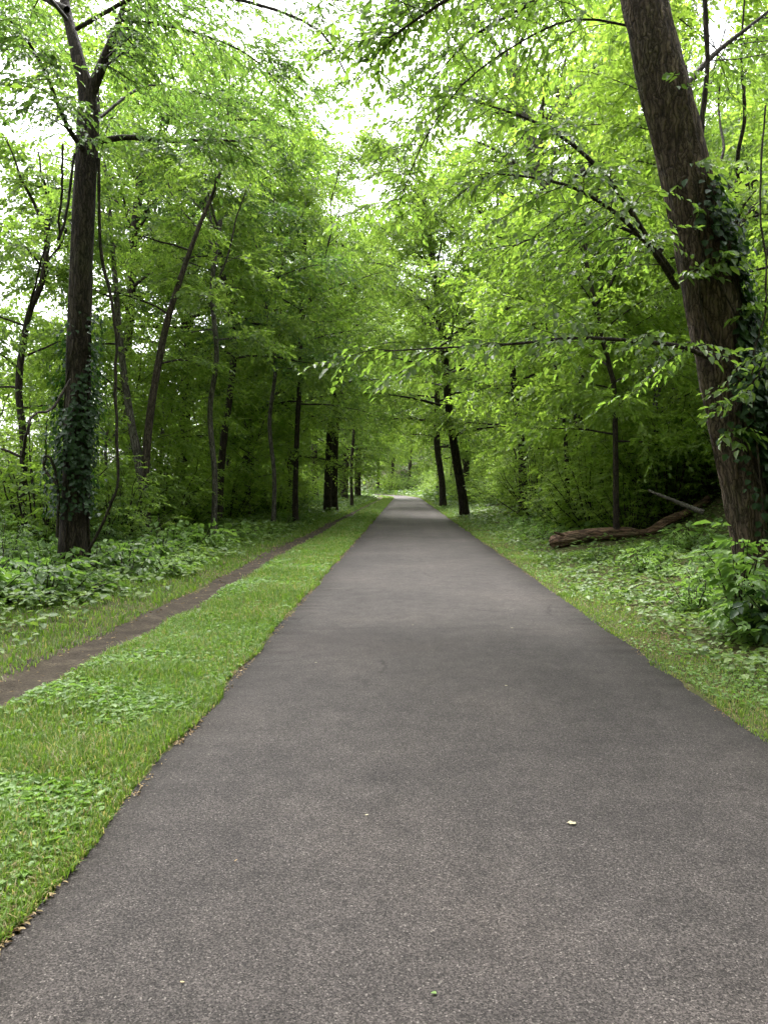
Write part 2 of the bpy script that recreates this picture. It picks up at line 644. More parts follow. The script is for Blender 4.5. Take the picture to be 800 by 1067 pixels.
yv = np.concatenate([np.arange(-6, 12, .06), np.arange(12, 40, .2), np.arange(40, 175, 1.)])
wob = lambda s: .10 * (n2(yv, 0 * yv, 1.1, s) - .5) + .05 * (n2(yv, 0 * yv, 9., s + 1) - .5)
le, re_ = PL + wob(21), PR + wob(31)
tt = np.linspace(0, 1, 9)
ue = np.concatenate([(le - .015)[:, None], le[:, None] + (re_ - le)[:, None] * tt[None], (re_ + .015)[:, None]], 1)
ze = np.concatenate([[-.07], .012 * (1 - (2 * tt - 1) ** 2) + .002, [-.07]])[None] + 0 * yv[:, None]
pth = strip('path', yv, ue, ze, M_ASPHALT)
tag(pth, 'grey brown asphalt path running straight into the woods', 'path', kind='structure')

yv = np.concatenate([np.arange(1, 30, .12), np.arange(30, 80, .5)])
tc_ = -2.8 - .12 * np.sin(yv * .45) + .10 * (n2(yv, 0 * yv, .4, 41) - .5) + .7 * sstep(38, 75, yv)
hw = .27 + .18 * (n2(yv, 0 * yv, 1.2, 43) - .5) + .10 * (n2(yv, 0 * yv, 5, 44) - .5) + .14 * sstep(12, 5, yv)
hw2 = .27 + .18 * (n2(yv, 0 * yv, 1.2, 45) - .5) + .10 * (n2(yv, 0 * yv, 5, 46) - .5) + .14 * sstep(12, 5, yv)
fr = np.array([-1.25, -1, -.6, -.2, .2, .6, 1, 1.25])
ue = tc_[:, None] + np.where(fr[None] < 0, hw[:, None], hw2[:, None]) * fr[None]
ze = terrain(ue + bend(yv)[:, None], np.repeat(yv[:, None], 8, 1)) + np.array([-.05, .006, .014, .016, .016, .014, .006, -.05])[None]
trl = strip('dirt_trail', yv, ue, ze, M_TRAIL)
tag(trl, 'narrow worn dirt trail beside the left grass verge', 'trail', kind='structure')


# ------------------------------------------------------------------ trees
def limb_path(start, phi, el, ln_, droop, gg, n=8, wig=.05):
    t = np.linspace(0, 1, n)
    dh = np.array([math.cos(phi), math.sin(phi), 0])
    p = start + dh * (ln_ * math.cos(el) * t)[:, None]
    p[:, 2] += ln_ * math.sin(el) * t - droop * ln_ * t ** 2
    w = np.cumsum(gg.normal(0, wig * ln_ / n, (n, 3)), 0)
    w -= w[0]
    return p + w


def dress_limb(geo, lv, path, r0, gg, leaf, n_sec=7, n_twig=8, n_leaf=11, t0=.22, seclen=.42, twig=.65, droop=.35,
               twigs=True, wr=.5, hang=0., flat=.28, sel=(-.05, .45), tel=.28):
    """secondary branches and leafy twigs along a limb"""
    n = len(path)
    L = np.sum(np.linalg.norm(np.diff(path, axis=0), axis=1))
    S, D, LL = [], [], []
    for k in range(n_sec):
        t = t0 + (1 - t0) * (k + gg.uniform(0, .8)) / n_sec
        f = min(t * (n - 1), n - 1.001)
        i = int(f)
        p = path[i] + (path[i + 1] - path[i]) * (f - i)
        d = path[i + 1] - path[i]
        a = math.atan2(d[1], d[0]) + (1 if k % 2 else -1) * gg.uniform(.45, 1.25)
        if k == n_sec - 1:
            a = math.atan2(d[1], d[0])
        sl = max(.5, L * seclen * (1.15 - .6 * t) * gg.uniform(.7, 1.3))
        sp = limb_path(p, a, gg.uniform(*sel), sl, gg.uniform(.1, .4), gg, 5, .08)
        if geo is not None:
            geo.add(*tube(sp, np.linspace(max(.006, r0 * .28 * (1 - .6 * t)), .003, 5), 3))
        tw = (np.arange(n_twig) + gg.uniform(0, 1, n_twig)) / n_twig
        fi = np.minimum(tw * 4, 3.999)
        j = fi.astype(int)
        q = sp[j] + (sp[j + 1] - sp[j]) * (fi - j)[:, None]
        sg = np.where(np.arange(n_twig) % 2, 1, -1) * gg.uniform(.3, 1.1, n_twig)
        az = a + sg
        S.append(q)
        D.append(np.stack([np.cos(az), np.sin(az), gg.uniform(-tel, tel, n_twig)], 1))
        LL.append(twig * gg.uniform(.6, 1.25, n_twig))
    S, D, LL = np.concatenate(S), np.concatenate(D), np.concatenate(LL)
    lv.sprays(S, D, LL, n_leaf, leaf, gg, droop=droop, wr=wr, hang=hang, flat=flat)
    if geo is not None and twigs:
        Dn = norm(D)
        for a_, b_, c_ in zip(S, Dn, LL):
            pp = a_ + b_ * (np.array([0, .5, 1])[:, None] * c_)
            pp[:, 2] -= droop * c_ * np.array([0, .25, 1])
            geo.add(*tube(pp, [.0045, .003, .0015], 3))


def grow(seed, H, r0, base, rad, n_limb, leaf, n_sec=7, n_twig=8, n_leaf=11, trunk=None, trunk_r=None, sides=10, wig=.02,
         bark=M_BARK, leafm=M_LEAF, six=True, el=(.15, 1.1), rough=.12, twigs=False, dome=.75, droop=.35, twig=.65, lo=.5, az=None,
         wr=.56, name='tree', flat=.6, sel=(-.6, 1.0), tel=.8):
    gg = np.random.default_rng(seed)
    geo = Geo()
    lv = Leaves()
    if trunk is None:
        k = 7
        z = np.linspace(-.3, H * .55, k)
        w = np.cumsum(gg.normal(0, wig * H / k * 2.2, (k, 2)), 0)
        w -= w[0]
        trunk = np.column_stack([w, z])
    tp = spline(trunk, 40 if sides < 16 else 130)
    zz = tp[:, 2]
    if trunk_r is None:
        s = np.clip((zz - zz[0]) / (zz[-1] - zz[0]), 0, 1)
        tr_ = r0 * (1 - (.35 if H > zz[-1] + .5 else .93) * s) + r0 * .35 * np.exp(-np.clip(zz, 0, None) * 3.2)
    else:
        tr_ = np.interp(zz, trunk_r[0], trunk_r[1])
    geo.add(*tube(tp, tr_, sides, rough, seed))
    stems = [(tp, zz, tr_, None)]
    topz = zz[-1]
    if H > topz + .5:
        nl = 3 if H < 8 else 4
        for q in range(nl):
            f = .80 + .195 * q / (nl - 1)
            k0 = int(f * (len(tp) - 1))
            ph = q * 6.283 / nl + gg.uniform(-.5, .5)
            ht = (H - tp[k0, 2]) * gg.uniform(.78, 1.02)
            t = np.linspace(0, 1, 8)
            sp = min(rad * .62, ht * .6) * gg.uniform(.5, 1.0)
            pp = tp[k0] + np.stack([math.cos(ph) * sp * t ** .8, math.sin(ph) * sp * t ** .8, ht * t ** 1.1], 1)
            pp[1:, :2] += np.cumsum(gg.normal(0, .035 * ht, (7, 2)), 0) * .6
            pp = spline(pp, 26)
            pr_ = np.linspace(tr_[k0] * gg.uniform(.5, .75), .012, 26)
            geo.add(*tube(pp, pr_, max(6, sides // 2), rough, seed + q))
            stems.append((pp, pp[:, 2], pr_, ph))
    for i in range(n_limb):
        s = (i + gg.uniform(0, 1)) / n_limb
        h = base + (H - base) * (s ** .9) * .97
        ok = [q for q in stems if q[1][0] + .25 < h < q[1][-1]] or [stems[-1]]
        sp_, sz_, sr_, sph = ok[int(gg.integers(len(ok)))]
        f = np.interp(h, sz_, np.arange(len(sz_)))
        j = int(min(f, len(sz_) - 2))
        st = sp_[j] + (sp_[j + 1] - sp_[j]) * (f - j)
        rt = np.interp(h, sz_, sr_)
        prof = lo + (1 - lo) * math.sin(math.pi * (.08 + .92 * s * dome + .0)) ** .8
        if s > .8:
            prof *= .55 + .45 * (1 - s) / .2
        ln_ = max(.6, rad * prof * gg.uniform(.7, 1.2))
        phi = i * 2.39996 + gg.uniform(-.4, .4)
        if sph is not None:
            phi = sph + gg.uniform(-1.9, 1.9)
            ln_ *= .8
        if az is not None:
            phi = az[0] + gg.uniform(-1, 1) * az[1]
        e = el[0] + (el[1] - el[0]) * s + gg.uniform(-.15, .2)
        lp = limb_path(st, phi, e, ln_, gg.uniform(.1, .35), gg)
        lr = max(.012, rt * .42)
        geo.add(*tube(lp, np.linspace(lr, .006, len(lp)) * 1.0, 5))
        dress_limb(geo, lv, lp, lr, gg, leaf, n_sec, n_twig, n_leaf, twig=twig, twigs=twigs, droop=droop, wr=wr, flat=flat, sel=sel, tel=tel)
    return geo.mesh(name + '_trunk', bark), lv.mesh(name + '_crown', leafm, six), tp, tr_


def tree_obj(name, meshes, loc, rz=0, s=1, label=None, cat='tree', group=None):
    t = empty(name, loc, rz)
    t.scale = (s, s, s)
    tag(t, label, cat, group)
    link('trunk', meshes[0], t)
    link('crown', meshes[1], t)
    return t


def shrub_mesh(seed, h, rad, n_stem, leaf, m, bark=M_BARKD, n_twig=16, n_leaf=9, six=True, twig=.4, droop=.3, wr=.5, flat=.3, low=.12):
    gg = np.random.default_rng(seed)
    geo, lv = Geo(), Leaves()
    S, D, LL = [], [], []
    for i in range(n_stem):
        phi = i * 2.39996 + gg.uniform(-.3, .3)
        rr = rad * math.sqrt((i + .5) / n_stem) * gg.uniform(.8, 1.15)
        hh = h * (1.08 - .55 * (rr / rad) ** 2) * gg.uniform(.8, 1.1)
        t = np.linspace(0, 1, 7)
        p = np.stack([math.cos(phi) * rr * t ** .8, math.sin(phi) * rr * t ** .8, hh * (1.25 * t - .25 * t ** 3) - .08], 1)
        p += np.cumsum(gg.normal(0, .03 * h, p.shape), 0) * t[:, None]
        geo.add(*tube(p, np.linspace(.012 + .004 * h, .003, 7), 4))
        tw = low + (1 - low) * (np.arange(n_twig) + gg.uniform(0, 1, n_twig)) / n_twig
        fi = np.minimum(tw * 6, 5.999)
        j = fi.astype(int)
        q = p[j] + (p[j + 1] - p[j]) * (fi - j)[:, None]
        az = phi + gg.normal(0, 1.1, n_twig)
        S.append(q)
        D.append(np.stack([np.cos(az), np.sin(az), gg.uniform(-.15, .5, n_twig)], 1))
        LL.append(twig * gg.uniform(.5, 1.25, n_twig))
    lv.sprays(np.concatenate(S), np.concatenate(D), np.concatenate(LL), n_leaf, leaf, gg, droop=droop, wr=wr, flat=flat)
    return geo.mesh('shrub_stem', bark), lv.mesh('shrub_foliage', m, six)


def shrub_obj(name, meshes, loc, rz, s, label, cat='shrub', group=None):
    t = empty(name, loc, rz)
    t.scale = (s, s, s)
    tag(t, label, cat, group)
    link('stem', meshes[0], t)
    link('foliage', meshes[1], t)
    return t


# ---- hero tree: ivy-wrapped trunk at left
def base_at(px, d):
    x = (px - VX) * d / F
    return x, d, tz(x, d)


D1 = 12.4
b1 = np.array([P(78, 600, D1)[0], D1, 0.])
b1[2] = tz(b1[0], D1)
o1 = lambda px, py, dd=0: P(px, py, D1 + dd) - b1
tr = [np.array([o1(77, 600)[0], 0, -.4]), o1(77, 585), o1(80, 480), o1(84, 330), o1(88, 210), o1(92, 110), o1(80, 55), o1(66, -10, .3), o1(58, -120, .6)]
gg = np.random.default_rng(101)
geo, lv = Geo(), Leaves()
tp = spline(tr, 150)
zz = tp[:, 2]
rad1 = np.interp(zz, [-.4, .2, 1.2, 4, 6, 7.4, 8.2, 10], [.30, .235, .20, .185, .175, .162, .105, .065])
geo.add(*tube(tp, rad1, 22, .16, 101))
L1 = empty('ivy_clad_tree', b1)
tag(L1, 'tall dark trunk wrapped in ivy beyond the dirt trail, nearest tree on the left', 'tree')
link('trunk', geo.mesh('left_trunk', M_BARKD), L1)
limb_specs = [
    ([o1(92, 105), o1(112, 55), o1(128, 10), o1(140, -60)], .11),
    ([o1(94, 150), o1(130, 143), o1(175, 147), o1(215, 146, -.3), o1(252, 147, -.6)], .055),
    ([o1(90, 160), o1(70, 130, -.8), o1(40, 60, -1.5), o1(10, 20, -2.)], .05),
    ([o1(80, 30), o1(160, -10, -1), o1(250, 0, -2), o1(330, 30, -2.5), o1(362, 80, -2.8)], .035),
    ([o1(120, 20), o1(190, 30, .5), o1(255, 55, 1.2), o1(300, 95, 1.5)], .03),
    ([o1(70, 20), o1(40, -20, -2), o1(60, -40, -4), o1(130, -30, -5.2)], .035),
    ([o1(95, 130), o1(150, 90, 1.5), o1(200, 95, 2.5), o1(260, 110, 3.5)], .03),
    ([o1(70, 10), o1(20, -10, .5), o1(-30, 10, 1.), o1(-70, 50, 1)], .06),
]
for k, (pp, r) in enumerate(limb_specs):
    lp = spline(pp, 14)
    gb = Geo()
    gb.add(*tube(lp, np.linspace(r, .012, 14), 7, .1, k))
    dress_limb(gb, lv, lp, r, gg, .105 if k != 3 else .09, n_sec=18 if k != 1 else 11, n_twig=11, n_leaf=11, t0=.18 if k != 1 else .4,
               seclen=.36, twig=.55, droop=.5, wr=.34 if k in (3, 5) else .46, hang=.3 if k == 3 else .05, flat=.4, sel=(-.4, .5), tel=.5)
    link('branch', gb.mesh('left_branch', M_BARKD), L1)
link('crown', lv.mesh('left_crown', M_LEAFD), L1)


def ivy_on(tp, rad, z0, z1, n, leaf, origin, gg, name, label, arc=None, thick=.16, m=M_IVY, dens=None):
    """leaves and clinging stems round a trunk; tp in world offsets"""
    zz = tp[:, 2]
    h = gg.uniform(z0, z1, n)
    if dens is not None:
        h = h[gg.uniform(0, 1, n) < dens(h)]
    n = len(h)
    th = gg.uniform(0, 2 * math.pi, n) if arc is None else gg.normal(arc[0], arc[1], n)
    keep = vnoise(np.stack([np.cos(th) * 1.6, np.sin(th) * 1.6, h * 1.4], 1), 77) > .32
    h, th = h[keep], th[keep]
    n = len(h)
    c = np.stack([np.interp(h, zz, tp[:, k]) for k in range(3)], 1)
    r = np.interp(h, zz, rad) * 1.03
    out = np.stack([np.cos(th), np.sin(th), 0 * th], 1)
    off = thick * gg.beta(1.3, 2.5, n) * (.4 + 1.2 * vnoise(np.stack([np.cos(th) * 2, np.sin(th) * 2, h * 2], 1), 5))
    pos = c + out * (r + off)[:, None]
    tang = np.stack([-np.sin(th), np.cos(th), 0 * th], 1)
    d = tang * gg.normal(0, .7, n)[:, None] + out * .35 + np.array([0, 0, -1.]) * gg.uniform(.2, 1.1, n)[:, None]
    nn = out * .8 + np.array([0, 0, .7]) + gg.normal(0, .35, (n, 3))
    L = leaf * gg.uniform(.6, 1.3, n)
    lv = Leaves()
    lv.add(pos, d, nn, L, L * .85)
    t = empty(name, origin)
    tag(t, label, 'ivy')
    link('foliage', lv.mesh('ivy_foliage', m), t)
    geo = Geo()
    for k in range(6):
        a = (gg.uniform(0, 6.28) if arc is None else gg.normal(arc[0], arc[1]))
        hz = np.linspace(max(z0 - .8, -.1), z1 - .2, 26)
        aa = a + .5 * np.sin(hz * 1.1 + k) + .3 * np.sin(hz * 2.7 + 2 * k)
        cc = np.stack([np.interp(hz, zz, tp[:, q]) for q in range(3)], 1)
        rr = np.interp(hz, zz, rad) * 1.0 + .012
        geo.add(*tube(cc + np.stack([np.cos(aa), np.sin(aa), 0 * aa], 1) * rr[:, None], np.linspace(.022, .008, 26), 5, .2, k))
    link('stem', geo.mesh('ivy_stem', M_BARKD), t)
    return t


ivy_on(tp, rad1, .9, 4.3, 5200, .075, b1, gg, 'climbing_ivy', 'dark dense ivy sleeve clinging to the left trunk above the trail',
       thick=.34, dens=lambda h: np.interp(h, [.9, 1.5, 2.4, 3.2, 4.3], [.35, 1, 1, .45, .12]))


def vine(name, pts, r, label, m=M_BARKD, n=40):
    lp = spline(pts, n)
    org = lp[0].copy()
    gg = np.random.default_rng(int(abs(org[0]) * 1000) % 9999)
    w = np.cumsum(gg.normal(0, .012, lp.shape), 0)
    lp2 = lp + w * np.sin(np.linspace(0, math.pi, n))[:, None]
    ge = Geo()
    ge.add(*tube(lp2 - org, np.full(n, r) * (1 + .25 * (gg.uniform(0, 1, n) - .5)), 6, .2, 3))
    o = link(name, ge.mesh('vine', m), None, org)
    tag(o, label, 'vine')
    return o


vine('hanging_vine', [P(92, 575, 12.2), P(112, 535, 12.1), P(122, 500, 12.1), P(118, 430, 12.2), P(117, 340, 12.3), P(104, 260, 12.4), P(103, 165, 12.4)],
     .025, 'slack woody vine looping down beside the right face of the ivy trunk')
vine('hanging_vine', [P(66, 150, 11.8), P(62, 190, 11.7), P(56, 235, 11.7), P(52, 240, 11.7), P(65, 210, 11.9), P(78, 160, 12.1)],
     .02, 'bent vine loop hanging high left of the ivy trunk')
vine('hanging_vine', [P(60, 505, 12), P(50, 495, 12), P(49, 483, 12), P(58, 475, 12), P(66, 500, 12.1), P(60, 560, 12.1)],
     .022, 'short curled vine at the lower left of the ivy trunk')
vine('hanging_vine', [P(2, 468, 11), P(28, 472, 11), P(37, 440, 11), P(58, 425, 11.6), P(74, 395, 12)],
     .02, 'thin vine sagging across to the picture edge left of the ivy trunk')

# ---- hero tree: big leaning trunk at right
D2 = 9.0
b2 = np.array([P(797, 615, D2)[0], D2, 0.])
b2[2] = tz(b2[0], D2)
o2 = lambda px, py, dd=0: P(px, py, D2 + dd) - b2
tr = [np.array([o2(808, 660)[0], 0, -.5]), o2(799, 600), o2(783, 520), o2(762, 420), o2(738, 300), o2(709, 160), o2(672, 8), o2(648, -90, .1), o2(610, -260, .3), o2(590, -420, .6)]
gg = np.random.default_rng(202)
geo, lv = Geo(), Leaves()
tp2 = spline(tr, 220)
zz = tp2[:, 2]
rad2 = np.interp(zz, [-.5, 0, .4, 1.2, 2.5, 4, 6.9, 9, 12], [.47, .40, .345, .315, .305, .30, .27, .21, .12])
geo.add(*tube(tp2, rad2, 64, .17, 202, fx=13, fz=2.2))
R1 = empty('leaning_tree', b2)
tag(R1, 'thick leaning trunk with ridged brown bark beside the right verge', 'tree')
link('trunk', geo.mesh('leaning_trunk', M_BARKR), R1)
limb_specs = [
    ([o2(700, 285), o2(675, 250, -.2), o2(640, 195, -.4), o2(595, 150, -.6), o2(545, 122, -.8), o2(488, 104, -1)], .04),
    ([o2(705, 300), o2(680, 262, -.4), o2(645, 225, -.7), o2(600, 197, -1), o2(555, 185, -1.2), o2(505, 180, -1.4)], .035),
    ([o2(690, 262, .2), o2(650, 238, .3), o2(610, 233, .4), o2(575, 240, .4), o2(534, 257, .4)], .028),
    ([o2(748, 378, -.3), o2(712, 362, -.4), o2(668, 356, -.6), o2(600, 352, -.8), o2(540, 358, -1), o2(470, 362, -.9), o2(400, 366, -.8)], .032),
    ([o2(655, -60), o2(600, -70, -.4), o2(530, -40, -.8), o2(465, 0, -1.2), o2(405, 40, -1.3)], .06),
    ([o2(660, -50), o2(610, -40, .8), o2(550, 5, 1.6), o2(490, 40, 2.2), o2(445, 90, 2.5)], .05),
    ([o2(670, 30), o2(600, 20, .2), o2(540, 45, .4), o2(480, 90, .6), o2(440, 150, .7), o2(415, 215, .8)], .016),
    ([o2(700, 110, .3), o2(740, 60, .8), o2(790, 20, 1.2), o2(850, -30, 1.5)], .05),
    ([o2(765, 430, -.3), o2(790, 390, -.8), o2(830, 350, -1.2)], .02),
    ([o2(640, -100), o2(600, -150, 1.), o2(520, -160, 2), o2(450, -120, 3)], .06),
]
for k, (pp, r) in enumerate(limb_specs):
    n = 16
    lp = spline(pp, n)
    gb = Geo()
    gb.add(*tube(lp, np.linspace(r, .007, n), 7, .12, 50 + k))
    dress_limb(gb, lv, lp, r, gg, .105 if k < 4 else .10, n_sec=[15, 14, 10, 14, 28, 26, 22, 16, 5, 28][k], n_twig=6 if k < 4 else 9, n_leaf=9, t0=.12 if k < 4 else .08 if k == 6 else .3,
               seclen=.24 if k < 4 else .33, twig=.45, droop=.5, wr=.52, hang=.15, flat=.4, sel=(-.4, .5), tel=.45)
    link('branch', gb.mesh('leaning_branch', M_BARKD), R1)
# leafy shoots growing out of the trunk face
for (px, py, n_) in ((716, 292, 10), (748, 452, 9), (712, 190, 5), (700, 100, 4), (722, 235, 5), (735, 275, 8), (760, 330, 5)):
    q = o2(px, py)
    q = q + np.array([0, -.30, 0])
    az = gg.uniform(-2.9, -.2, n_)
    lv.sprays(np.repeat(q[None], n_, 0) + gg.normal(0, .07, (n_, 3)), np.stack([np.cos(az), np.sin(az), gg.uniform(-.1, .5, n_)], 1),
              gg.uniform(.2, .42, n_), 6, .13, gg, droop=.5, hang=.25, wr=.5)
link('crown', lv.mesh('leaning_crown', M_LEAF), R1)
ivy_on(tp2, rad2, .5, 4.8, 6500, .085, b2, gg, 'climbing_ivy', 'glossy ivy climbing the right side of the thick leaning trunk',
       arc=(-.62, .55), thick=.22, dens=lambda h: np.interp(h, [.5, 1., 2.2, 3.3, 4.6], [.3, .9, 1, .55, .25]))
vine('hanging_vine', [P(733, -30, 9.6), P(735, 60, 9.6), P(731, 150, 9.6), P(738, 230, 9.6), P(741, 320, 9.6), P(752, 420, 9.6), P(790, 560, 9.7)],
     .035, 'straight woody vine rising behind the thick leaning trunk')
vine('hanging_vine', [P(797, 560, 8.6), P(786, 400, 8.6), P(792, 330, 8.6), P(797, 280, 8.6), P(790, 200, 8.7), P(797, 110, 8.8)],
     .012, 'thin vine at the right picture edge beside the leaning trunk', M_BARK)

# ---- other hand-placed trees on the left
gg = np.random.default_rng(303)
D3 = 18.6
x, y, z = base_at(152, D3)
b3 = np.array([x, y, z])
o3 = lambda px, py, dd=0: P(px, py, D3 + dd) - b3
L2 = empty('twin_stem_tree', b3)
tag(L2, 'slender twin stemmed tree forking low, right of the ivy trunk', 'tree')
lv = Leaves()
st1 = spline([o3(152, 590), o3(152, 540), o3(151, 500), o3(157, 430), o3(172, 345), o3(190, 285), o3(206, 240), o3(232, 170), o3(240, 80)], 50)
st2 = spline([o3(151, 515), o3(143, 470), o3(137, 440), o3(127, 370), o3(120, 290), o3(114, 215), o3(104, 120), o3(100, 20)], 50)
ga = Geo()
ga.add(*tube(st1, np.linspace(.165, .015, 50) * np.interp(np.arange(50), [0, 8, 50], [1.15, .85, 1]), 12, .14, 4))
link('trunk', ga.mesh('twin_trunk', M_BARK), L2)
ga = Geo()
ga.add(*tube(st2, np.linspace(.13, .012, 50), 10, .14, 5))
link('trunk', ga.mesh('twin_trunk', M_BARKG), L2)
gb = Geo()
for stx, ts in ((st1, (.45, .55, .62, .7, .76, .82, .88, .94, .98)), (st2, (.35, .45, .55, .64, .72, .8, .88, .95))):
    for q, t in enumerate(ts):
        i = int(t * 49)
        lp = limb_path(stx[i], gg.uniform(0, 6.28), gg.uniform(.1, .6), gg.uniform(1.6, 3.2), .25, gg)
        gb.add(*tube(lp, np.linspace(.03, .006, len(lp)), 5))
        dress_limb(gb, lv, lp, .03, gg, .115, 9, 9, 10, droop=.35, flat=.4, sel=(-.3, .7), tel=.45, wr=.55)
link('branch', gb.mesh('twin_branch', M_BARKD), L2)
link('crown', lv.mesh('twin_crown', M_LEAF), L2)


def hand_tree(name, seed, px, d, path_px, r0, H, base, rad, label, n_limb=30, leaf=.125, bark=M_BARKD, leafm=M_LEAF, **kw):
    x, y, z = base_at(px, d)
    b = np.array([x, y, z])
    pts = [np.array([0, 0, -.4])] + [P(a, c, d) - b for a, c in path_px]
    m = grow(seed, H, r0, base, rad, n_limb, leaf, trunk=np.array(pts), bark=bark, leafm=leafm, sides=14, **{**dict(n_sec=8, n_twig=9, n_leaf=11), **kw})
    return tree_obj(name, m, (x, y, z), label=label)


hand_tree('forest_tree', 401, 258, 34, [(258, 480), (257, 420), (259, 350), (262, 250), (258, 150)], .30, 18, 4.8, 5.6,
          'stout upright trunk in the left woods midway between twin stems and path', leafm=M_LEAF)
hand_tree('crooked_tree', 402, 237, 33, [(238, 500), (240, 465), (252, 445), (272, 428), (290, 408), (315, 360), (330, 310)], .15, 9, 4.6, 3.2,
          'thin crooked tree bending right against the stout left trunk', n_limb=14, bark=M_BARKG)
hand_tree('forest_tree', 403, 308, 28.5, [(308, 500), (310, 440), (312, 400), (314, 330), (318, 250)], .11, 14, 4.2, 4.4,
          'straight dark slim trunk closest to the path on the left', n_limb=34, leafm=M_LEAF)
hand_tree('forest_tree', 404, 341, 41, [(342, 490), (345, 440), (350, 400), (352, 330), (345, 250)], .21, 16, 4.5, 4.6,
          'thick trunk of the pair beside the left verge where the tunnel narrows')
hand_tree('forest_tree', 405, 348, 43, [(349, 480), (351, 430), (356, 400), (366, 330), (370, 280)], .2, 15, 5, 3.8,
          'thinner trunk of the pair beside the left verge where the tunnel narrows', n_limb=16)
hand_tree('forest_tree', 406, 22, 17, [(25, 470), (20, 400), (30, 330), (46, 285), (52, 200)], .09, 9, 2.6, 2.6,
          'dark thin tree with bare lower stem at far left behind the ivy trunk', n_limb=14)
hand_tree('forest_tree', 407, 195, 26, [(193, 500), (190, 440), (196, 380), (186, 300), (190, 200)], .11, 10, 3, 3.,
          'slim tree behind the twin stemmed tree', n_limb=18)
hand_tree('forked_tree', 408, 226, 25, [(232, 470), (243, 380), (240, 320), (228, 270), (215, 200)], .13, 13, 5.2, 4.6,
          'dark forked tree with crown spreading over the left trail', n_limb=22, leafm=M_LEAFD)
hand_tree('forest_tree', 409, 132, 24, [(134, 470), (130, 400), (136, 320), (140, 240), (150, 160)], .17, 15, 6.2, 6.0,
          'tall bright crowned tree filling the view behind the ivy trunk', n_limb=36, leafm=M_LEAFY, leaf=.14)
hand_tree('bare_stemmed_tree', 421, 222, 21, [(224, 500), (219, 430), (226, 370), (221, 300), (230, 230)], .085, 11, 5.2, 2.6,
          'slim bare stem just beyond the trail right of the twin stemmed tree', n_limb=14, bark=M_BARKG)
hand_tree('bare_stemmed_tree', 422, 284, 25, [(286, 500), (281, 440), (287, 380), (278, 320), (284, 250)], .075, 11, 5.0, 2.6,
          'wavy slim bare stem left of the straight dark slim trunk', n_limb=14, bark=M_BARKG)
hand_tree('bare_stemmed_tree', 423, 367, 52, [(366, 490), (369, 440), (366, 390), (372, 330)], .12, 15, 5.0, 3.6,
          'slim trunk farthest along the left verge before the bend', n_limb=18, bark=M_BARK)
# ---- right
hand_tree('tilted_tree', 411, 485, 36, [(482, 520), (474, 470), (468, 430), (462, 360), (452, 280), (440, 200)], .22, 18, 3.6, 5.6,
          'dark tree tilting over the right edge of the path', leafm=M_LEAF, n_limb=46, leaf=.15, n_sec=10, n_twig=10)
hand_tree('forest_tree', 412, 462, 55, [(460, 500), (455, 460), (455, 400), (448, 320)], .25, 20, 4.2, 6.2,
          'slim dark tree just beyond the tilted tree on the right', leafm=M_LEAFY, n_limb=46, leaf=.17, n_sec=10, n_twig=10)
hand_tree('grey_tree', 413, 652, 24, [(648, 430), (636, 400), (612, 310), (575, 200), (553, 150), (530, 60)], .3, 15, 5, 4.5,
          'pale grey trunk leaning left up on the right hillside', bark=M_BARKG, leafm=M_LEAFY)
hand_tree('forest_tree', 414, 592, 21, [(590, 480), (586, 430), (578, 380), (570, 350), (566, 260)], .08, 8, 2.6, 3,
          'thin stem rising above the fallen log on the right', n_limb=20, leafm=M_LEAFY)
hand_tree('forest_tree', 415, 642, 17, [(640, 420), (634, 380), (622, 330), (606, 250)], .07, 7.5, 2., 2.8,
          'young bright tree on the bank right of the thin stem', n_limb=22, leafm=M_LEAFY)
hand_tree('forest_tree', 416, 545, 31, [(543, 460), (535, 400), (530, 330), (520, 240)], .17, 15, 2.6, 5.0,
          'leafy tree filling the right wood behind the log', n_limb=30, leafm=M_LEAFY)

hand_tree('forest_tree', 417, 768, 15, [(766, 420), (768, 340), (762, 260), (770, 180)], .11, 11, 4.8, 3.8,
          'bright leafy tree on the bank directly behind the leaning trunk', n_limb=24, leafm=M_LEAFY, leaf=.14)
hand_tree('forest_tree', 418, 604, 29, [(602, 440), (606, 360), (600, 280), (588, 200)], .2, 17, 5.5, 5.6,
          'high crowned tree on the right bank behind the grey leaning trunk', n_limb=38, leafm=M_LEAF, leaf=.16)

# ------------------------------------------------------------------ kinds of woodland tree, copied into the background
protos = {}


def proto(key, nm, m):
    protos[key] = tree_obj(nm, m, (0, 0, 0))


proto('tall', 'woodland_tree', grow(501, 20, .26, 4.2, 5.6, 40, .18, 9, 9, 11, leafm=M_LEAF, six=False, twig=.9))
proto('broad', 'woodland_tree', grow(502, 15, .22, 2.6, 5.4, 38, .17, 9, 9, 11, leafm=M_LEAFY, six=False, twig=.9))
proto('mid', 'young_tree', grow(503, 9, .11, 1.6, 3.4, 34, .13, 8, 9, 10, leafm=M_LEAF, bark=M_BARKD))
proto('dark', 'young_tree', grow(504, 11, .14, 1.8, 3.8, 36, .14, 8, 9, 10, leafm=M_LEAFD, bark=M_BARKD))
proto('slim', 'sapling', grow(505, 5.5, .05, .8, 2.1, 26, .11, 6, 8, 9, leafm=M_LEAFY, bark=M_BARKG))
S_A = shrub_mesh(601, 1.7, 1.4, 22, .095, M_LEAF)
S_B = shrub_mesh(602, 1.3, 1.2, 20, .085, M_LEAFD)
S_C = shrub_mesh(603, 2.4, 1.7, 24, .10, M_LEAFY, n_twig=20)
S_W = shrub_mesh(604, .55, .55, 14, .12, M_WEED, n_twig=6, n_leaf=5, twig=.16, flat=.25, wr=.55)
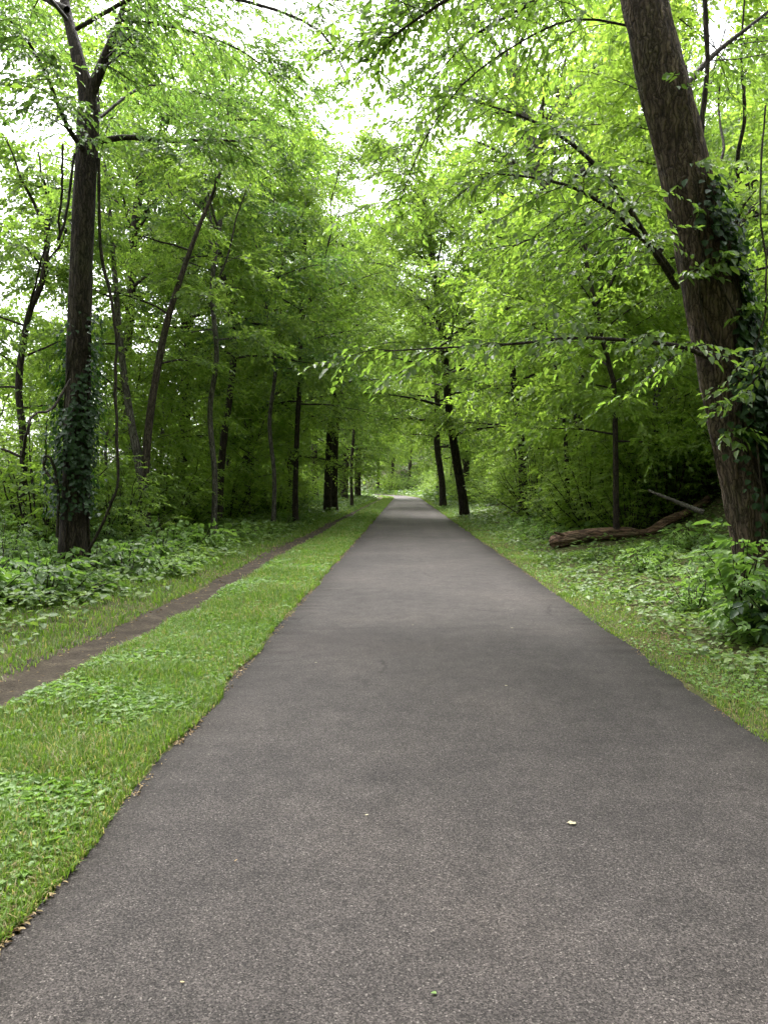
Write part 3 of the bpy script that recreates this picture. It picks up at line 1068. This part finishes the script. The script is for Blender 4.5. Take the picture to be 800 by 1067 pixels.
S_V = shrub_mesh(605, .42, .5, 14, .10, M_LEAFD, n_twig=6, n_leaf=5, twig=.16, flat=.25, wr=.6)
shr = {'a': shrub_obj('woodland_shrub', S_A, (0, 0, 0), 0, 1, None), 'b': shrub_obj('woodland_shrub', S_B, (0, 0, 0), 0, 1, None),
       'c': shrub_obj('arching_shrub', S_C, (0, 0, 0), 0, 1, None), 'w': shrub_obj('weed_plant', S_W, (0, 0, 0), 0, 1, None, 'plant'),
       'v': shrub_obj('weed_plant', S_V, (0, 0, 0), 0, 1, None, 'plant')}
used = set()


def place(src, table, x, y, s, label, group, cat, rz=None, sz=None):
    p = table[src]
    loc = (x, y, tz(x, y) - .03)
    rz = random.uniform(0, 6.28) if rz is None else rz
    if (id(table), src) not in used:
        used.add((id(table), src))
        o = p
        o.location, o.rotation_euler, o.scale = loc, (0, 0, rz), (s, s, sz or s)
    else:
        o = copy_tree(p, loc, rz, s, None, sz)
    tag(o, label, cat, group)
    return o


taken = []


def free(x, y, dmin):
    for a, b in taken:
        if (a - x) ** 2 + (b - y) ** 2 < dmin * dmin:
            return False
    return True


pr = random.Random(5)


def band_name(y):
    return 'in the near woods' if y < 24 else ('in the middle of the woods' if y < 50 else ('far along the path' if y < 90 else 'near the far bend'))


KW = {'tall': 'tall high crowned tree', 'broad': 'broad pale green tree', 'mid': 'leafy young green tree', 'dark': 'deep green young tree', 'slim': 'slim bright sapling'}


def scatter_trees(n, side, y0, y1, u0, u1, kinds, dmin, smin=.85, smax=1.2):
    k = 0
    for _ in range(n * 40):
        if k >= n:
            break
        y = y0 + (y1 - y0) * pr.random() ** 1.1
        u = u0 + (u1 - u0) * pr.random() ** 1.2
        x = float(side * u + bend(y))
        if not (-.56 * y - 3 < x < .51 * y + 3) or not free(x, y, dmin):
            continue
        taken.append((x, y))
        kd = pr.choice(kinds)
        s = pr.uniform(smin, smax)
        lab = '%s %s, %s' % (KW[kd], band_name(y), 'left side' if side < 0 else 'right bank')
        place(kd, protos, x, y, s, lab, lab.replace('tree', 'trees', 1).replace('sapling', 'saplings', 1), 'tree')
        k += 1


for o in list(COL.objects):
    if o.parent is None and o.get('category') == 'tree' and o.location.y > 5:
        taken.append((o.location.x, o.location.y))
# left woods
scatter_trees(3, -1, 15, 28, 8.5, 14, ['slim'], 2.2)
scatter_trees(4, -1, 24, 46, 5.0, 9, ['tall', 'mid', 'broad'], 3.4)
scatter_trees(6, -1, 28, 60, 9, 17, ['mid', 'slim', 'slim'], 3)
scatter_trees(13, -1, 48, 110, 5.6, 14, ['tall', 'broad', 'mid', 'tall'], 3.6, .9, 1.25)
# right bank
scatter_trees(6, 1, 14, 26, 8.5, 16, ['slim', 'mid', 'slim'], 2.2)
scatter_trees(5, 1, 20, 40, 7, 11, ['slim', 'mid', 'broad'], 3.0)
scatter_trees(12, 1, 24, 58, 10, 30, ['tall', 'broad', 'mid', 'broad'], 3.6)
scatter_trees(16, 1, 48, 110, 5.8, 30, ['tall', 'broad', 'dark', 'tall'], 3.4, .9, 1.25)
# the woods go on beside and behind the viewpoint, added to shade the near path
for kd, x_, y_, s_ in (('tall', 4.2, -3.6, .9), ('tall', -3.6, -4.5, .9), ('broad', 3.4, -8, 1), ('tall', -6.5, -4, .9), ('broad', -5.5, 1.0, .9), ('tall', 7., -2.5, .9), ('broad', 6.5, 2.5, .9), ('tall', -5.0, -12, 1), ('broad', 6, -11, 1),
                       ('tall', 1.0, -19, 1.), ('broad', -9, 5, .9)):
    sd_ = 'left' if x_ < 0 else 'right'
    place(kd, protos, x_, y_, s_, KW[kd] + ' beside the near end of the path, %s side' % sd_, 'near end %s trees %s' % (kd, sd_), 'tree')
scatter_trees(8, -1, 20, 46, 5.6, 9, ['slim'], 1.8, .9, 1.3)
scatter_trees(8, 1, 18, 46, 5.6, 9, ['slim'], 1.8, .9, 1.3)
for kd, x_, y_, s_ in (('tall', 5.4, 66, 1.2), ('tall', -5.8, 74, 1.25), ('broad', 5.0, 84, 1.4), ('tall', -5.6, 93, 1.35), ('tall', 4.6, 101, 1.35)):
    sd_ = 'left' if x_ < 0 else 'right'
    place(kd, protos, x_, y_, s_, KW[kd] + ' leaning its crown over the narrowing path, %s side' % sd_, 'crowns arching the far path %s %s' % (kd, sd_), 'tree')
# beyond the bend
scatter_trees(16, 1, 118, 165, 7, 40, ['tall', 'broad', 'mid'], 4.5, 1., 1.35)
scatter_trees(8, -1, 120, 165, 10, 50, ['tall', 'broad'], 5, 1., 1.35)

# shrubs
SK = {'a': 'rounded green shrub', 'b': 'low deep green shrub', 'c': 'arching bright green shrub', 'w': 'leafy pale weed', 'v': 'low dark leafy weed'}


def scatter_shrubs(n, side, y0, y1, u0, u1, kinds, dmin, smin=.8, smax=1.3, where='', cat='shrub', pw=1.3):
    own = []
    k = 0
    for _ in range(n * 40):
        if k >= n:
            break
        y = y0 + (y1 - y0) * pr.random() ** pw
        u = u0 + (u1 - u0) * pr.random()
        x = float(side * u + bend(y))
        if not (-.56 * y - 1 < x < .51 * y + 1):
            continue
        if any((a - x) ** 2 + (b - y) ** 2 < dmin * dmin for a, b in own):
            continue
        if side > 0 and (12.0 if kinds[0] in 'abc' else 14.6) < y < 17.9 and 2.5 < x < 7.2:
            continue
        own.append((x, y))
        kd = pr.choice(kinds)
        lab = SK[kd] + ' ' + where
        place(kd, shr, x, y, pr.uniform(smin, smax), lab, 'plants: ' + lab, cat)
        k += 1


scatter_shrubs(22, -1, 11.5, 34, 6.4, 12, ['a', 'b', 'b'], 1.1, .6, 1.1, 'under the trees left of the dirt trail')
scatter_shrubs(24, -1, 30, 80, 4.6, 14, ['a', 'b', 'c'], 1.6, .8, 1.3, 'farther along the left woodland edge')
scatter_shrubs(30, 1, 12.5, 26, 6.2, 13, ['c', 'a', 'c'], 1.0, .8, 1.35, 'on the near right bank behind the log')
scatter_shrubs(40, 1, 25, 80, 4.4, 14, ['c', 'a', 'c'], 1.6, .8, 1.4, 'farther along the right woodland edge')
scatter_shrubs(20, 1, 84, 150, 3.4, 12, ['c', 'a'], 2.2, 1.2, 1.9, 'closing the view where the path bends', pw=1)
scatter_shrubs(44, -1, 7, 17, 4.3, 8, ['v', 'v', 'w'], .5, .8, 1.4, 'in the dark undergrowth round the ivy trunk', 'plant')
scatter_shrubs(26, -1, 16, 36, 6.2, 11, ['c', 'a'], 1.4, .8, 1.3, 'in the light woods behind the ivy trunk')
scatter_shrubs(26, 1, 17.6, 25, 4.6, 10, ['a', 'c', 'c'], .9, .6, 1.1, 'just behind the fallen log')
scatter_shrubs(26, -1, 12, 34, 3.6, 5.6, ['w', 'v'], .7, .6, 1.1, 'along the outer side of the dirt trail', 'plant')
scatter_shrubs(80, 1, 7, 26, 3.3, 7.5, ['w', 'v', 'w'], .5, .45, .95, 'among the ivy carpet on the right bank', 'plant')

# bushy sprout at the foot of the leaning tree
nb = shrub_mesh(606, 1.15, .5, 14, .135, M_WEED, n_twig=8, n_leaf=6, twig=.26, wr=.48)
x, y, z = base_at(778, 7.6)
shrub_obj('leafy_sprout', nb, (x, y, z - .03), .4, 1, 'bright broad leaved sprout at the foot of the leaning tree', 'plant')
x, y, z = base_at(822, 7.0)
shrub_obj('leafy_sprout', shrub_mesh(607, .6, .4, 12, .12, M_IVY, n_twig=7, n_leaf=5, twig=.2, wr=.7), (x, y, z - .03), 1, 1,
          'small dark leaved sprout by the right picture edge below the bright one', 'plant')

# ------------------------------------------------------------------ fallen log and branches
lg = spline([P(572, 574, 17.2), P(600, 574, 17.1), P(655, 560, 17), P(700, 543, 17.1), P(738, 530, 17.3)], 60)
for i in range(60):
    lg[i, 2] = max(tz(lg[i, 0], lg[i, 1]) + .15, lg[i, 2] + .04) - .10 * math.exp(-((i - 36) / 5.) ** 2)
org = lg[0].copy()
org[2] -= .15
ge = Geo()
rr = np.interp(np.linspace(0, 1, 60), [0, .03, .2, .5, .56, .62, 1], [.05, .12, .15, .13, .09, .12, .09])
ge.add(*tube(lg - org, rr, 30, .6, 9, fx=3.2, fz=.8))
fl = empty('fallen_log', org)
tag(fl, 'rotting reddish brown fallen log lying up the right bank', 'log')
link('trunk', ge.mesh('log', M_ROT), fl)
ge = Geo()
ge.add(*tube(spline([lg[12] - org, lg[8] - org + [-.05, -.1, .15], lg[5] - org + [-.1, -.15, .22]], 10), np.linspace(.05, .02, 10), 6, .3, 2))
link('stub', ge.mesh('log_stub', M_ROT), fl)
ge = Geo()
pts = spline([P(675, 511, 15.6), P(695, 519, 15.5), P(712, 526, 15.4), P(733, 534, 15.2)], 16)
ge.add(*tube(pts - pts[-1], np.linspace(.025, .06, 16), 8, .25, 5))
o = link('dead_branch', ge.mesh('dead_branch', M_BARKG), None, pts[-1])
tag(o, 'pale bare dead branch sloping above the fallen log', 'branch')


# ------------------------------------------------------------------ ground cover (uncountable)
def sample_y(n, y0, y1, p, gg):
    """more samples close by: pdf ~ y^-p"""
    u = gg.uniform(0, 1, n)
    if abs(p - 1) < 1e-6:
        return y0 * (y1 / y0) ** u
    return (y0 ** (1 - p) + u * (y1 ** (1 - p) - y0 ** (1 - p))) ** (1 / (1 - p))


def grass(name, n, y0, y1, u0, u1, h, w, label, m, seed, p=1.25, thin=None):
    gg = np.random.default_rng(seed)
    y = sample_y(n, y0, y1, p, gg)
    u = u0 + (u1 - u0) * gg.uniform(0, 1, n)
    if thin is not None:
        k = gg.uniform(0, 1, n) < thin(u, y)
        y, u = y[k], u[k]
        n = len(y)
    x = u + bend(y)
    z = terrain(x, y) - .006
    far = np.maximum(1, y / 5) ** .62
    cl = n2(x, y, 2.2, seed)
    H = h * gg.uniform(.5, 1.25, n) * (.5 + cl) * far ** .45
    W = w * gg.uniform(.7, 1.3, n) * far
    a = gg.uniform(0, 6.283, n)
    ln_ = gg.uniform(.15, .95, n)
    dr = np.stack([np.cos(a), np.sin(a), 0 * a], 1)
    sd = np.stack([-np.sin(a), np.cos(a), 0 * a], 1)
    b = np.stack([x, y, z], 1)
    upv = np.array([0, 0, 1.])
    mid = b + dr * (H * ln_ * .35)[:, None] + upv * (H * .6)[:, None]
    tip = b + dr * (H * ln_)[:, None] + upv * (H * (1.05 - .35 * ln_))[:, None]
    v = np.stack([b - sd * W[:, None] * .5, b + sd * W[:, None] * .5, mid + sd * W[:, None] * .42, mid - sd * W[:, None] * .42, tip], 1)
    i = np.arange(n)[:, None] * 5
    me = make_mesh(name, v.reshape(-1, 3), [i + np.array([[0, 1, 2, 3]]), i + np.array([[3, 2, 4]])], m)
    o = link(name, me)
    tag(o, label, 'grass', kind='stuff')


def cover(name, n, y0, y1, u0, u1, leaf, hmax, label, cat, m, seed, p=1.1, thin=None, wr=.8, hs=1.2, tilt=.35, far_p=.5):
    gg = np.random.default_rng(seed)
    y = sample_y(n, y0, y1, p, gg)
    u = u0 + (u1 - u0) * gg.uniform(0, 1, n)
    keep = (u + bend(y) > -.56 * y - 2) & (u + bend(y) < .51 * y + 2)
    if thin is not None:
        keep &= gg.uniform(0, 1, n) < thin(u, y)
    keep &= ~((u > 2.9) & (u < 7.2) & (y > 15.8) & (y < 17.5) & (gg.uniform(0, 1, n) < np.where(u < 4.9, .7, .35)))
    y, u = y[keep], u[keep]
    n = len(y)
    x = u + bend(y)
    far = np.maximum(1, y / 7) ** far_p
    z = terrain(x, y) + .01 + hmax * (n2(x, y, hs, seed + 1) ** 1.5) * gg.uniform(.3, 1, n) * far ** .3
    a = gg.uniform(0, 6.283, n)
    d = np.stack([np.cos(a), np.sin(a), gg.uniform(-.35, .45, n)], 1)
    nn = np.array([0, 0, 1.]) + gg.normal(0, tilt, (n, 3))
    L = leaf * gg.uniform(.55, 1.3, n) * far
    v, f = leaf_arrays(np.stack([x, y, z], 1), d, nn, L, L * wr)
    o = link(name, make_mesh(name, v, [f], m))
    tag(o, label, cat, kind='stuff')


trail_u = lambda y: -2.8 - .12 * np.sin(y * .45) + .7 * sstep(38, 75, y)
grass('grass', 210000, 1.8, 120, -2.62, PL + .13, .062, .0055, 'mown bright green grass strip between asphalt and dirt trail', M_GRASS, 71,
      thin=lambda u, y: np.where(u < trail_u(y) + .20 + .40 * (n2(u, y, 3, 8) - .5), .05 + .4 * sstep(.5, .75, n2(u, y, 2.2, 81)), np.where(u > PL - .05 + .11 * n2(0 * u, y, 1.9, 83) ** 2 + .03 * n2(0 * u, y, 8, 86), 0, 1.)))
cover('clover', 34000, 2.0, 60, -2.6, PL - .04, .048, .085, 'broad leaved clover and plantain dotted through the left grass', 'weeds', M_WEED, 72, p=1.3,
      thin=lambda u, y: sstep(.34, .62, n2(u, y, 1.7, 12)) * .9 + .10, wr=.62)
grass('grass', 70000, 2.5, 90, -4.6, -3.0, .055, .007, 'patchy longer grass on the far side of the dirt trail', M_GRASS, 73, p=1.0,
      thin=lambda u, y: np.where(u > trail_u(y) - .20, .15, .25 + .7 * n2(u, y, 1.1, 14)))
grass('grass', 70000, 2.5, 120, PR - .12, 3.0, .035, .005, 'thin short grass and moss along the right asphalt edge', M_GRASS, 74, p=1.2,
      thin=lambda u, y: np.clip(.2 + 1.1 * n2(u, y, 1.6, 15) - .6 * sstep(2.35, 2.95, u), 0, 1) * (u > PR + .03 - .11 * n2(0 * u, y, 1.9, 85) ** 2))
cover('ivy_carpet', 80000, 3.5, 170, 2.3, 12, .062, .24, 'ivy and creeper carpet covering the right bank', 'ground cover', M_COVER, 75, p=1.15,
      thin=lambda u, y: sstep(2.35, 2.95, u + .5 * (n2(u, y, 1.1, 18) - .5)))
cover('bank_growth', 26000, 60, 210, 2.6, 60, .13, .9, 'leafy growth covering the far bank beyond the bend', 'ground cover', M_COVER, 84, p=1.0, tilt=.6)
cover('verge_weeds', 16000, 3.0, 60, PR + .05, 3.4, .032, .05, 'small pale weeds scattered over the right verge', 'weeds', M_WEED, 76, p=1.25,
      thin=lambda u, y: sstep(.35, .65, n2(u, y, 2, 19)))
cover('undergrowth', 80000, 4, 170, -13, -3.35, .075, .34, 'low leafy undergrowth covering the ground beyond the trail', 'ground cover', M_COVER, 77, p=1.05,
      thin=lambda u, y: sstep(-3.1, -4.4, u + .8 * (n2(u, y, 1., 20) - .5)) * .9 + .06)
cover('leaf_litter', 9000, 1.8, 40, PL - .14, PL + .05, .02, .01, 'dry litter lining the left asphalt edge', 'litter', M_DRY, 78, p=1.3, wr=.45,
      thin=lambda u, y: sstep(.35, .7, n2(u, y, 2.4, 22)) * .8 + .04)
cover('leaf_litter', 12000, 2.5, 40, PR - .05, PR + .75, .022, .012, 'dry brown litter on the right asphalt edge', 'litter', M_DRY, 79, p=1.3, wr=.45,
      thin=lambda u, y: sstep(.42, .7, n2(u, y, 1.6, 23)) * .8 + .05)
cover('leaf_litter', 5000, 3.5, 40, -3.3, -2.3, .03, .012, 'dry leaf scraps strewn on the dirt trail', 'litter', M_DRY, 80, p=1.2, wr=.5,
      thin=lambda u, y: .12 + .5 * n2(u, y, 2, 24))

cover('leaf_litter', 1500, 2.2, 60, PL + .02, PR - .02, .018, .004, 'tiny leaf scraps and seeds strewn thinly over the asphalt', 'litter', M_DRY, 81, p=1.2, wr=.5, tilt=.2)
# far wood beyond every tree one can tell apart
gg = np.random.default_rng(90)
n = 46000
a = gg.uniform(R(38), R(152), n)
rd = gg.uniform(165, 215, n)
x, y = rd * np.cos(a), rd * np.sin(a)
hgt = (9 + 14 * n2(x, y, .07, 91)) * np.where(x > -15, 1.3, .4) * gg.uniform(0, 1, n) ** .7
z = terrain(x, y) + hgt
d = np.stack([gg.normal(0, 1, n), gg.normal(0, 1, n), gg.normal(-.2, .4, n)], 1)
nn = np.array([0, 0, 1.]) + gg.normal(0, .5, (n, 3))
L = gg.uniform(.6, 1.5, n)
v, f = leaf_arrays(np.stack([x, y, z], 1), d, nn, L, L * .6, six=False)
o = link('distant_wood', make_mesh('distant_wood', v, [f], M_LEAF))
tag(o, 'distant green wood behind the farthest trees', 'woods', kind='stuff')

# ------------------------------------------------------------------ scraps lying on the asphalt
def scrap(px, py, size, label, m=M_PALE, el=.6, rz=0., seed=0, name='fallen_leaf', cat='leaf'):
    gg = np.random.default_rng(seed + 900)
    d = F * CAMH / (py - VY)
    x = (px - VX) * d / F
    n = 12
    th = np.linspace(0, 6.283, n, endpoint=False)
    size = size * .68
    r = size * (.75 + .5 * gg.uniform(0, 1, n)) * .5
    v = np.stack([np.cos(th) * r, np.sin(th) * r * el, .004 + .10 * size * gg.uniform(0, 1, n)], 1)
    v = np.vstack([v, [[0, 0, .004 + .05 * size]]])
    i = np.arange(n)
    me = make_mesh(name, v, [np.stack([i, (i + 1) % n, np.full(n, n)], 1)], m)
    t = ((x - PL) / (PR - PL))
    o = link(name, me, None, (x, d, .012 * (1 - (2 * t - 1) ** 2) + .003))
    o.rotation_euler = (0, 0, rz)
    tag(o, label, cat)


scrap(595, 862, .055, 'round yellowish leaf lying near the right middle of the asphalt', m=M_PALE, el=.8, seed=1)
scrap(382, 853, .028, 'small white scrap left of centre on the near asphalt', el=.4, rz=.6, seed=2)
scrap(527, 717, .04, 'pale curled scrap on the asphalt nearer than the dark stain', el=.4, rz=.3, seed=3)
scrap(533, 656, .04, 'white leaf fragment near the right end of the asphalt joint', el=.5, seed=4)
scrap(430, 653, .03, 'tiny white fragment at the middle of the asphalt joint', el=.5, seed=5)
scrap(329, 692, .03, 'pale scrap close to the left side of the asphalt', el=.5, seed=6)
scrap(246, 900, .028, 'thin tan scrap on the asphalt near the left grass', M_DRY, el=.3, rz=1.2, seed=7)
scrap(452, 1041, .022, 'yellow green scrap at the bottom centre of the asphalt', M_WEED, el=.8, seed=8)
scrap(190, 1028, .02, 'dark brown scrap at the bottom left of the asphalt', M_DRY, el=.5, seed=9)

# ------------------------------------------------------------------ light
SUN_EL, SUN_AZ = R(58), R(-12)       # azimuth measured from +Y (ahead) towards +X
w = bpy.data.worlds.new('World')
sc.world = w
w.use_nodes = True
nt = w.node_tree
nd, ln = nt.nodes, nt.links
nd.clear()
sky = nd.new('ShaderNodeTexSky')
sky.sky_type = 'NISHITA'
sky.sun_disc = False
sky.sun_elevation = SUN_EL
sky.sun_rotation = SUN_AZ
sky.dust_density = 5
sky.air_density = 1
sky.ozone_density = 1
hs = nd.new('ShaderNodeHueSaturation')
hs.inputs['Saturation'].default_value = .16
ln.new(sky.outputs[0], hs.inputs['Color'])
tcw = nd.new('ShaderNodeTexCoord')
nzw = nd.new('ShaderNodeTexNoise')
nzw.inputs['Scale'].default_value = 2.4
nzw.inputs['Detail'].default_value = 5
ln.new(tcw.outputs['Generated'], nzw.inputs['Vector'])
rpw = ramp(nd, [(.3, (.82, .84, .88)), (.7, (1.1, 1.1, 1.1))])
ln.new(nzw.outputs['Fac'], rpw.inputs[0])
mw = nd.new('ShaderNodeMixRGB')
mw.blend_type = 'MULTIPLY'
mw.inputs[0].default_value = 1
ln.new(hs.outputs[0], mw.inputs[1])
ln.new(rpw.outputs[0], mw.inputs[2])
bg = nd.new('ShaderNodeBackground')
bg.inputs['Strength'].default_value = .12
# overcast: zenith about three times the horizon
sxy = nd.new('ShaderNodeSeparateXYZ')
ln.new(tcw.outputs['Generated'], sxy.inputs[0])
zc = nd.new('ShaderNodeClamp')
ln.new(sxy.outputs['Z'], zc.inputs[0])
zp = nd.new('ShaderNodeMath')
zp.operation = 'POWER'
ln.new(zc.outputs[0], zp.inputs[0])
zp.inputs[1].default_value = 2
ov = nd.new('ShaderNodeMath')
ov.operation = 'MULTIPLY_ADD'
ln.new(zp.outputs[0], ov.inputs[0])
ov.inputs[1].default_value = 1.7
ov.inputs[2].default_value = 1.45
mo = nd.new('ShaderNodeMixRGB')
mo.blend_type = 'MULTIPLY'
mo.inputs[0].default_value = 1
ln.new(mw.outputs[0], mo.inputs[1])
ln.new(ov.outputs[0], mo.inputs[2])
ln.new(mo.outputs[0], bg.inputs['Color'])
wo = nd.new('ShaderNodeOutputWorld')
ln.new(bg.outputs[0], wo.inputs['Surface'])

sl = bpy.data.lights.new('sun', 'SUN')
sl.energy = 1.5
sl.angle = R(25)
sl.color = (1, .97, .92)
so = bpy.data.objects.new('sun', sl)
COL.objects.link(so)
so.rotation_euler = (math.pi / 2 - SUN_EL, 0, math.pi - SUN_AZ)
so.location = (0, 0, 30)

# ------------------------------------------------------------------ camera
cam = bpy.data.cameras.new('camera')
co = bpy.data.objects.new('camera', cam)
COL.objects.link(co)
co.location = (0, 0, CAMH)
co.rotation_euler = (math.pi / 2, 0, 0)
cam.sensor_fit = 'AUTO'
cam.sensor_width = 36
cam.lens = F / 1067 * 36
cam.shift_x = -(VX - 400) / 1067
cam.shift_y = -(533.5 - VY) / 1067
cam.clip_start = .05
cam.clip_end = 1500
sc.camera = co

sc.view_settings.view_transform = 'Standard'
sc.view_settings.look = 'None'
sc.view_settings.exposure = 1.75
sc.view_settings.gamma = 1
sc.view_settings.use_curve_mapping = False
cy = sc.cycles
cy.max_bounces = 9
cy.diffuse_bounces = 7
cy.glossy_bounces = 2
cy.transmission_bounces = 5
cy.use_denoising = True
cy.denoiser = 'OPENIMAGEDENOISE'
cy.denoising_input_passes = 'RGB_ALBEDO_NORMAL'
cy.use_adaptive_sampling = True
cy.adaptive_threshold = .02
cy.caustics_reflective = False
cy.caustics_refractive = False
